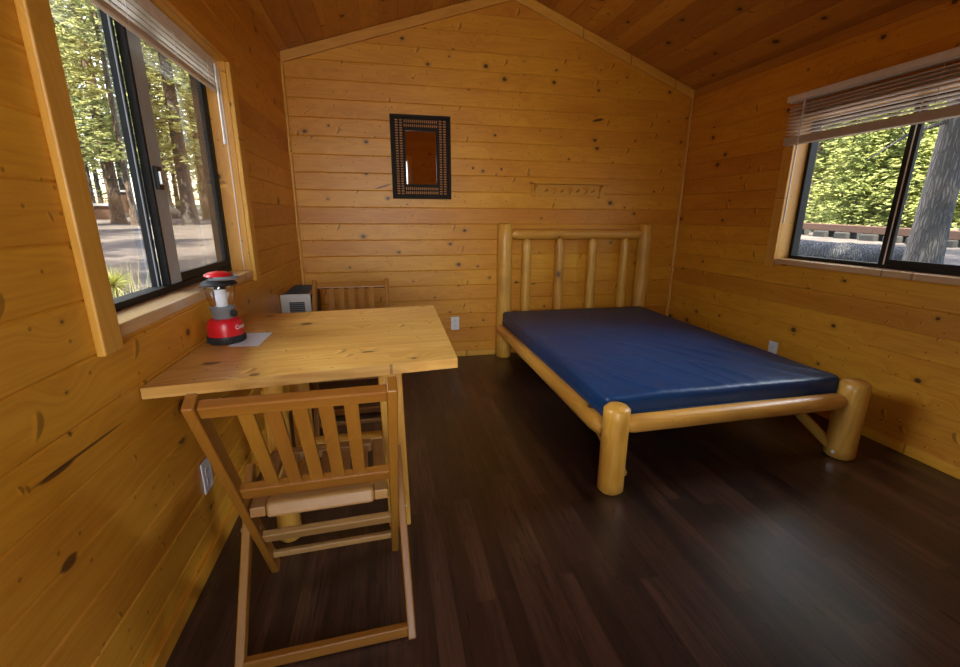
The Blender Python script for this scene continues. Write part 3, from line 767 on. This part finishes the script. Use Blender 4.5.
b = MB(); b.tube([(.040, -.012, .106), (.058, -.014, .106)], [.0125, .011], 16); b.build('knob', 'black', ln, smooth=40)
lp('globe', [(.040, .130), (.047, .150), (.053, .175), (.055, .195), (.053, .207), (.0515, .207), (.0535, .195), (.0515, .175), (.0455, .150), (.0385, .130)], 'globe')
lp('light_tube', [(0, .130), (.021, .130), (.021, .192), (0, .192)], 'diff')
lp('tube_cap', [(0, .192), (.022, .192), (.024, .208), (0, .208)], 'black')
lp('top_vent', [(0, .207), (.066, .207), (.068, .211), (.055, .221), (.042, .226), (0, .226)], 'black')
lp('neck', [(0, .226), (.036, .226), (.036, .236), (0, .236)], 'grey')
lp('cap', [(0, .236), (.046, .236), (.050, .240), (.046, .247), (.030, .253), (0, .256)], 'red')
b = MB(); b.tube([(.018+.052*math.cos(a2), .048*math.sin(a2), .233) for a2 in [(-1.75+3.5*i/16) for i in range(17)]], .0065, 10); b.build('handle', 'grey', ln, smooth=50)
def letters(text, size, parent, mat, place, name='lettering'):
    cu = bpy.data.curves.new(name, 'FONT'); cu.body = text; cu.size = size; cu.align_x = 'CENTER'; cu.extrude = .0004
    to = bpy.data.objects.new(name, cu); dg = bpy.context.evaluated_depsgraph_get(); C.objects.link(to); dg.update()
    me = bpy.data.meshes.new_from_object(to.evaluated_get(dg)); bpy.data.objects.remove(to)
    for v in me.vertices: v.co = place(v.co)
    o = bpy.data.objects.new(name, me); C.objects.link(o); o.parent = parent; me.materials.clear(); me.materials.append(M[mat]); return o
ca = .02
letters('Coleman', .021, body, 'white', lambda c: V(((.0672+c.z*.5)*math.cos(ca+c.x/.067), (.0672+c.z*.5)*math.sin(ca+c.x/.067), .050+c.y)))
b = MB(); pc = [(-.565, 1.628), (-.463, 1.611), (-.458, 1.80), (-.56, 1.812)]
b.hexa([(*pc[i], z) for z in (ZT, ZT+.0006) for i in (0, 1, 3, 2)]); o = b.build('paper_sheet', 'paper'); tag(o, 'pale blue-white sheet of paper under the lantern on the table', 'paper')

# ---------------------------------------------------------------- wall heater in the back left corner
ht = thing('wall_heater', 'boxy white wall heater with black top grille in the left corner', 'heater', (XL+.003, 2.88, .222))
ht.scale = (1.13, 1, 1)
b = MB(); b.box(0, .155, .006, .42, 0, .50); b.build('body', 'heater_side', ht, bev=.006)
b = MB(); b.box(.0, .158, -.008, .006, .0, .503); b.build('end_panel', 'heater', ht, bev=.004)
b = MB(); b.box(.045, .125, -.0095, -.0075, .30, .455)
b.build('louvre_recess', 'black', ht)
b = MB()
for i in range(12): b.box(.046, .124, -.013, -.009, .305+i*.0125, .311+i*.0125)
b.build('louvre', 'grey', ht)
b = MB(); b.box(.018, .140, .025, .40, .4995, .5015); b.build('top_grille', 'black', ht)
b = MB()
for i in range(26): b.box(.018, .140, .028+i*.0142, .032+i*.0142, .501, .505)
b.build('grille_bar', 'black', ht)
b = MB(); b.box(.1545, .1565, .03, .40, .12, .49); b.build('side_grille', 'black', ht)
b = MB()
for i in range(24): b.box(.156, .160, .03, .40, .128+i*.015, .132+i*.015)
b.build('grille_bar', 'black', ht)

# ---------------------------------------------------------------- outlets
def outlet(label, P):
    r = thing('wall_outlet', label, 'outlet', P(0, 0, 0))
    O = V(r.location)
    def bx(n, a0, a1, b0, b1, n0, n1, mat, bev=None):
        b = MB(); b.hexa([V(P(a, c, k))-O for k in (n0, n1) for c in (b0, b1) for a in (a0, a1)]); return b.build(n, mat, r, bev=bev)
    bx('cover_plate', -.036, .036, -.058, .058, .0005, .006, 'white', .002)
    for s in (-1, 1):
        rc = bx('receptacle', -.016, .016, s*.020-.014, s*.020+.014, .006, .0075, 'white', .002)
        for t_ in (-1, 1): 
            b = MB(); b.hexa([V(P(a, c, k))-O for k in (.0074, .008) for c in (s*.020-.004, s*.020+.006) for a in (t_*.006-.001, t_*.006+.001)]); b.build('slot', 'black', rc)
outlet('white electric outlet low on the back wall between table and bed', lambda a, c, n: (.552+a, YB-n, .302+c))
outlet('white electric outlet on the right wall just above the mattress', lambda a, c, n: (XR-n, 2.448-a, .305+c))
outlet('white electric outlet on the left wall behind the near chair', lambda a, c, n: (XL+n, 1.535+a, .312+c))

# ---------------------------------------------------------------- mirror
mr = thing('wall_mirror', 'small mirror in a dark woven rattan frame on the back wall', 'mirror', (.299, YB, 1.637))
hw, hh, iw, ih = .230, .303, .120, .196
def ring(n, w0, h0, w1, h1, y0_, y1_, mat, bev=.003):
    b = MB()
    b.box(-w0, w0, y0_, y1_, h1, h0); b.box(-w0, w0, y0_, y1_, -h0, -h1); b.box(-w0, -w1, y0_, y1_, -h1, h1); b.box(w1, w0, y0_, y1_, -h1, h1)
    return b.build(n, mat, mr, bev=bev)
ring('frame_backing', hw-.004, hh-.004, iw+.004, ih+.004, -.018, -.001, 'brown')
ring('outer_moulding', hw, hh, hw-.022, hh-.022, -.034, -.002, 'brown')
ring('inner_moulding', iw+.024, ih+.024, iw-.002, ih-.002, -.030, -.002, 'brown')
ring('middle_strip', (hw+iw)/2+.006, (hh+ih)/2+.006, (hw+iw)/2-.004, (hh+ih)/2-.004, -.024, -.002, 'brown', .002)
b = MB()
for k, off in enumerate((.034, .066)):
    X, Z = iw+off-.004, ih+off-.004; nz, nx = 30, 17
    for s in (-1, 1):
        for i in range(nz):
            z = -hh+.03+(2*hh-.06)*(i+.5)/nz; b.tube([(s*X-.010, -.026, z), (s*X+.010, -.026, z)], .0056, 6)
        for i in range(nx):
            x = -iw-.01+(2*iw+.02)*(i+.5)/nx; b.tube([(x, -.026, s*Z-.010), (x, -.026, s*Z+.010)], .0048, 6)
b.build('rattan_inlay', 'bead', mr, smooth=50)
b = MB(); b.box(-iw, iw, -.012, -.008, -ih, ih); b.build('mirror_glass', 'mirror', mr)

# ---------------------------------------------------------------- heart coat rack
ck = thing('coat_rack', 'pine peg rail with heart cut-outs and narrow shelf on the back wall', 'coat rack', (1.535, YB, 1.42))
b = MB(); b.box(-.325, .325, -.016, -.001, -.052, .042)
pegs = [(-.205, -.01), (-.067, -.012), (.073, -.012), (.21, -.012)]; hearts = [(-.135, -.004), (.003, -.004), (.145, -.004)]
bb = b.build('back_board', 'rack', ck, bev=.002)
def heart(n=28, s=.030):
    return [(s*16*math.sin(a2)**3/17, s*(13*math.cos(a2)-5*math.cos(2*a2)-2*math.cos(3*a2)-math.cos(4*a2))/17) for a2 in [2*math.pi*i/n for i in range(n)]]
cut = MB()
for hx, hz in hearts: cut.prism([(hx+p_, hz+q_) for p_, q_ in heart()], -.03, .01, lambda a2, c2, n_: V((a2, n_, c2)))
co = cut.build('cutter', 'rack'); co.location = ck.location
bb.modifiers.clear(); md = bb.modifiers.new('cut', 'BOOLEAN'); md.operation = 'DIFFERENCE'; md.object = co; md.solver = 'EXACT'
dg = bpy.context.evaluated_depsgraph_get(); dg.update(); nm = bpy.data.meshes.new_from_object(bb.evaluated_get(dg)); bb.modifiers.clear(); bb.data = nm; nm.name = 'back_board'
bpy.data.objects.remove(co)
b = MB(); b.box(-.345, .335, -.085, -.001, .042, .058); b.build('shelf', 'rack', ck, bev=.004)
for s in (-.305, .285):
    b = MB(); b.prism([(-.001, .042), (-.075, .042), (-.075, .030), (-.045, .012), (-.026, -.02), (-.022, -.062), (-.001, -.062)], s-.008, s+.008, lambda a2, c2, n_: V((n_, a2, c2))); b.build('bracket', 'rack', ck, bev=.002)
for px_, pz_ in pegs:
    b = MB(); b.tube([(px_, -.014, pz_), (px_, -.035, pz_+.004), (px_, -.052, pz_+.010), (px_, -.058, pz_+.011), (px_, -.066, pz_+.013)], [.008, .006, .006, .011, .008], 14); b.build('peg', 'rack', ck, smooth=50)

# ---------------------------------------------------------------- log bed and mattress
bd = thing('log_bed', 'rustic peeled log bed frame with spindle headboard against the back wall', 'bed', (1.6, 2.6, 0))
O = V(bd.location)
def bp_(n, f, mat='log', smooth=50, **k):
    b = MB(); f(b)
    for v in b.bm.verts: v.co -= O
    return b.build(n, mat, bd, smooth=smooth, **k)
HY = 3.585
HBL, HBR, FBL, FBR = V((.968, HY, 0)), V((2.257, HY, 0)), V((.940, 1.575, 0)), V((2.262, 1.612, 0))
Z_ = lambda v, z: V((v.x, v.y, z))
bp_('headboard_post', lambda b: b.log(HBL, Z_(HBL, 1.148), .066, .061, .010, 28, .05))
bp_('headboard_post', lambda b: b.log(HBR, Z_(HBR, 1.145), .066, .058, .010, 28, .08))
bp_('footboard_post', lambda b: b.log(FBL, Z_(FBL, .416), .057, .057, .014, 28, .03))
bp_('footboard_post', lambda b: b.log(FBR, Z_(FBR, .416), .068, .064, .014, 28, .03))
def trail(b, a_, c_, r):      # rail with tapered tenon ends
    a_, c_ = V(a_), V(c_); L = (c_-a_).length
    ts = [0, .015, .05, .09]+[.09+.82*i/8 for i in range(1, 8)]+[.91, .95, .985, 1]
    ts = [0, .012, .03, .05]+[.05+.90*i/8 for i in range(1, 8)]+[.95, .97, .988, 1]
    rs = [r*.55, r*.72, r*.92, r]+[r]*7+[r, r*.92, r*.72, r*.55]
    b.tube([a_.lerp(c_, t) for t in ts], rs, 24, wob=.05)
bp_('headboard_rail', lambda b: trail(b, (HBL.x+.035, HY, 1.062), (HBR.x-.035, HY, 1.056), .043))
bp_('lower_headboard_rail', lambda b: trail(b, (HBL.x+.035, HY, .30), (HBR.x-.035, HY, .30), .042))
for x in (1.157, 1.455, 1.757, 2.067):
    bp_('spindle', lambda b: b.tube([(x+.004, HY, .31), (x+.002, HY, .6), (x, HY, .92), (x-.003, HY, .985), (x-.004, HY, 1.012), (x-.004, HY, 1.035)], [.041, .041, .040, .039, .028, .018], 18, wob=.05))
bp_('footboard_rail', lambda b: trail(b, (FBL.x+.04, 1.600, .310), (FBR.x-.045, 1.615, .314), .041))
bp_('side_rail', lambda b: trail(b, (.930, 1.64, .268), (.928, HY-.03, .268), .046))
bp_('side_rail', lambda b: trail(b, (2.275, 1.67, .268), (2.258, HY-.03, .268), .046))
def brace(a_, c_): bp_('brace', lambda b: b.log(a_, c_, .026, .026, .010, 14, .04))
brace((1.03, 1.62, .030), (.965, 1.86, .262)); brace((2.222, 1.590, .034), (2.225, 2.05, .235))
brace((1.045, 3.55, .06), (.965, 3.0, .245)); brace((2.19, 3.55, .06), (2.24, 3.0, .245))
for x, y, d in ((2.245, 1.572, 0), ):
    bp_('bolt', lambda b: b.tube([(2.21, 1.60, .040), (2.190, 1.592, .040)], .009, 10), 'steel')
bp_('slat_deck', lambda b: [b.box(.985, 2.215, 1.72+i*.148, 1.72+i*.148+.09, .268, .288, 0) for i in range(12)], 'trim', smooth=None)

def mattress():
    x0, x1, y0, y1, z0, z1, r = .935, 2.235, 1.655, 3.515, .2895, .424, .028
    bm = bmesh.new(); nx, ny, nz = 120, 160, 9
    def grid(f, na, nb):
        vs2 = [[bm.verts.new(f(i/na, j/nb)) for j in range(nb+1)] for i in range(na+1)]
        for i in range(na):
            for j in range(nb): bm.faces.new((vs2[i][j], vs2[i+1][j], vs2[i+1][j+1], vs2[i][j+1]))
    X = lambda t: x0+(x1-x0)*t; Y = lambda t: y0+(y1-y0)*t; Z = lambda t: z0+(z1-z0)*t
    grid(lambda a, b: (X(a), Y(b), z1), nx, ny); grid(lambda a, b: (X(a), Y(b), z0), nx, ny)
    for yy in (y0, y1): grid(lambda a, b: (X(a), yy, Z(b)), nx, nz)
    for xx in (x0, x1): grid(lambda a, b: (xx, Y(a), Z(b)), ny, nz)
    bmesh.ops.remove_doubles(bm, verts=bm.verts[:], dist=1e-5)
    for v in bm.verts:
        c = V((min(max(v.co.x, x0+r), x1-r), min(max(v.co.y, y0+r), y1-r), min(max(v.co.z, z0+r), z1-r)))
        d = v.co-c
        if d.length > 1e-6: v.co = c+d.normalized()*min(r, d.length if d.length < r else r)
        top = max(0, (v.co.z-(z1-.05))/.05)
        x, y = v.co.x, v.co.y
        h = .004*noise.noise(V((x*2.2, y*2.2, 1)))
        for k, sc in ((1, 1.0), (2, .7)):
            q = noise.noise(V((x*7*sc+y*2.4+k*7, y*1.5-x*1.2, k*3.1))); h += .011*(max(0, .22-abs(q))/.22)**1.6*max(0, noise.noise(V((x*1.6+k, y*1.6, k)))+.38)*max(.25, 1.5-1.1*(y-y0))
        edge = min(1, min(x-x0, x1-x)/.06, min(y-y0, y1-y)/.06)
        v.co.z += top*(h*max(.25, edge)-.010*(1-min(1, min(y-y0, .25)/.25))*0)
        sag = .012*max(0, 1-((x-x0)**2+(y-y0)**2)**.5/.25); v.co.z -= top*sag
    bmesh.ops.recalc_face_normals(bm, faces=bm.faces[:])
    me = bpy.data.meshes.new('mattress'); bm.to_mesh(me); bm.free(); me.polygons.foreach_set('use_smooth', [True]*len(me.polygons))
    o = bpy.data.objects.new('mattress', me); C.objects.link(o); me.materials.append(M['vinyl'])
    tag(o, 'thin blue vinyl mattress lying on the log bed', 'mattress')
    def loop(zz, e=.001):
        P_ = []
        for cx, cy, a0 in ((x1-r, y1-r, 0), (x0+r, y1-r, 90), (x0+r, y0+r, 180), (x1-r, y0+r, 270)):
            for k in range(5): a2 = math.radians(a0+k*22.5); P_.append((cx+(r+e)*math.cos(a2), cy+(r+e)*math.sin(a2), zz))
        return P_
    b = MB(); b.tube(loop(z0+.045), .004, 8, close=True); b.build('piping', 'vinyl', o, smooth=60)
mattress()
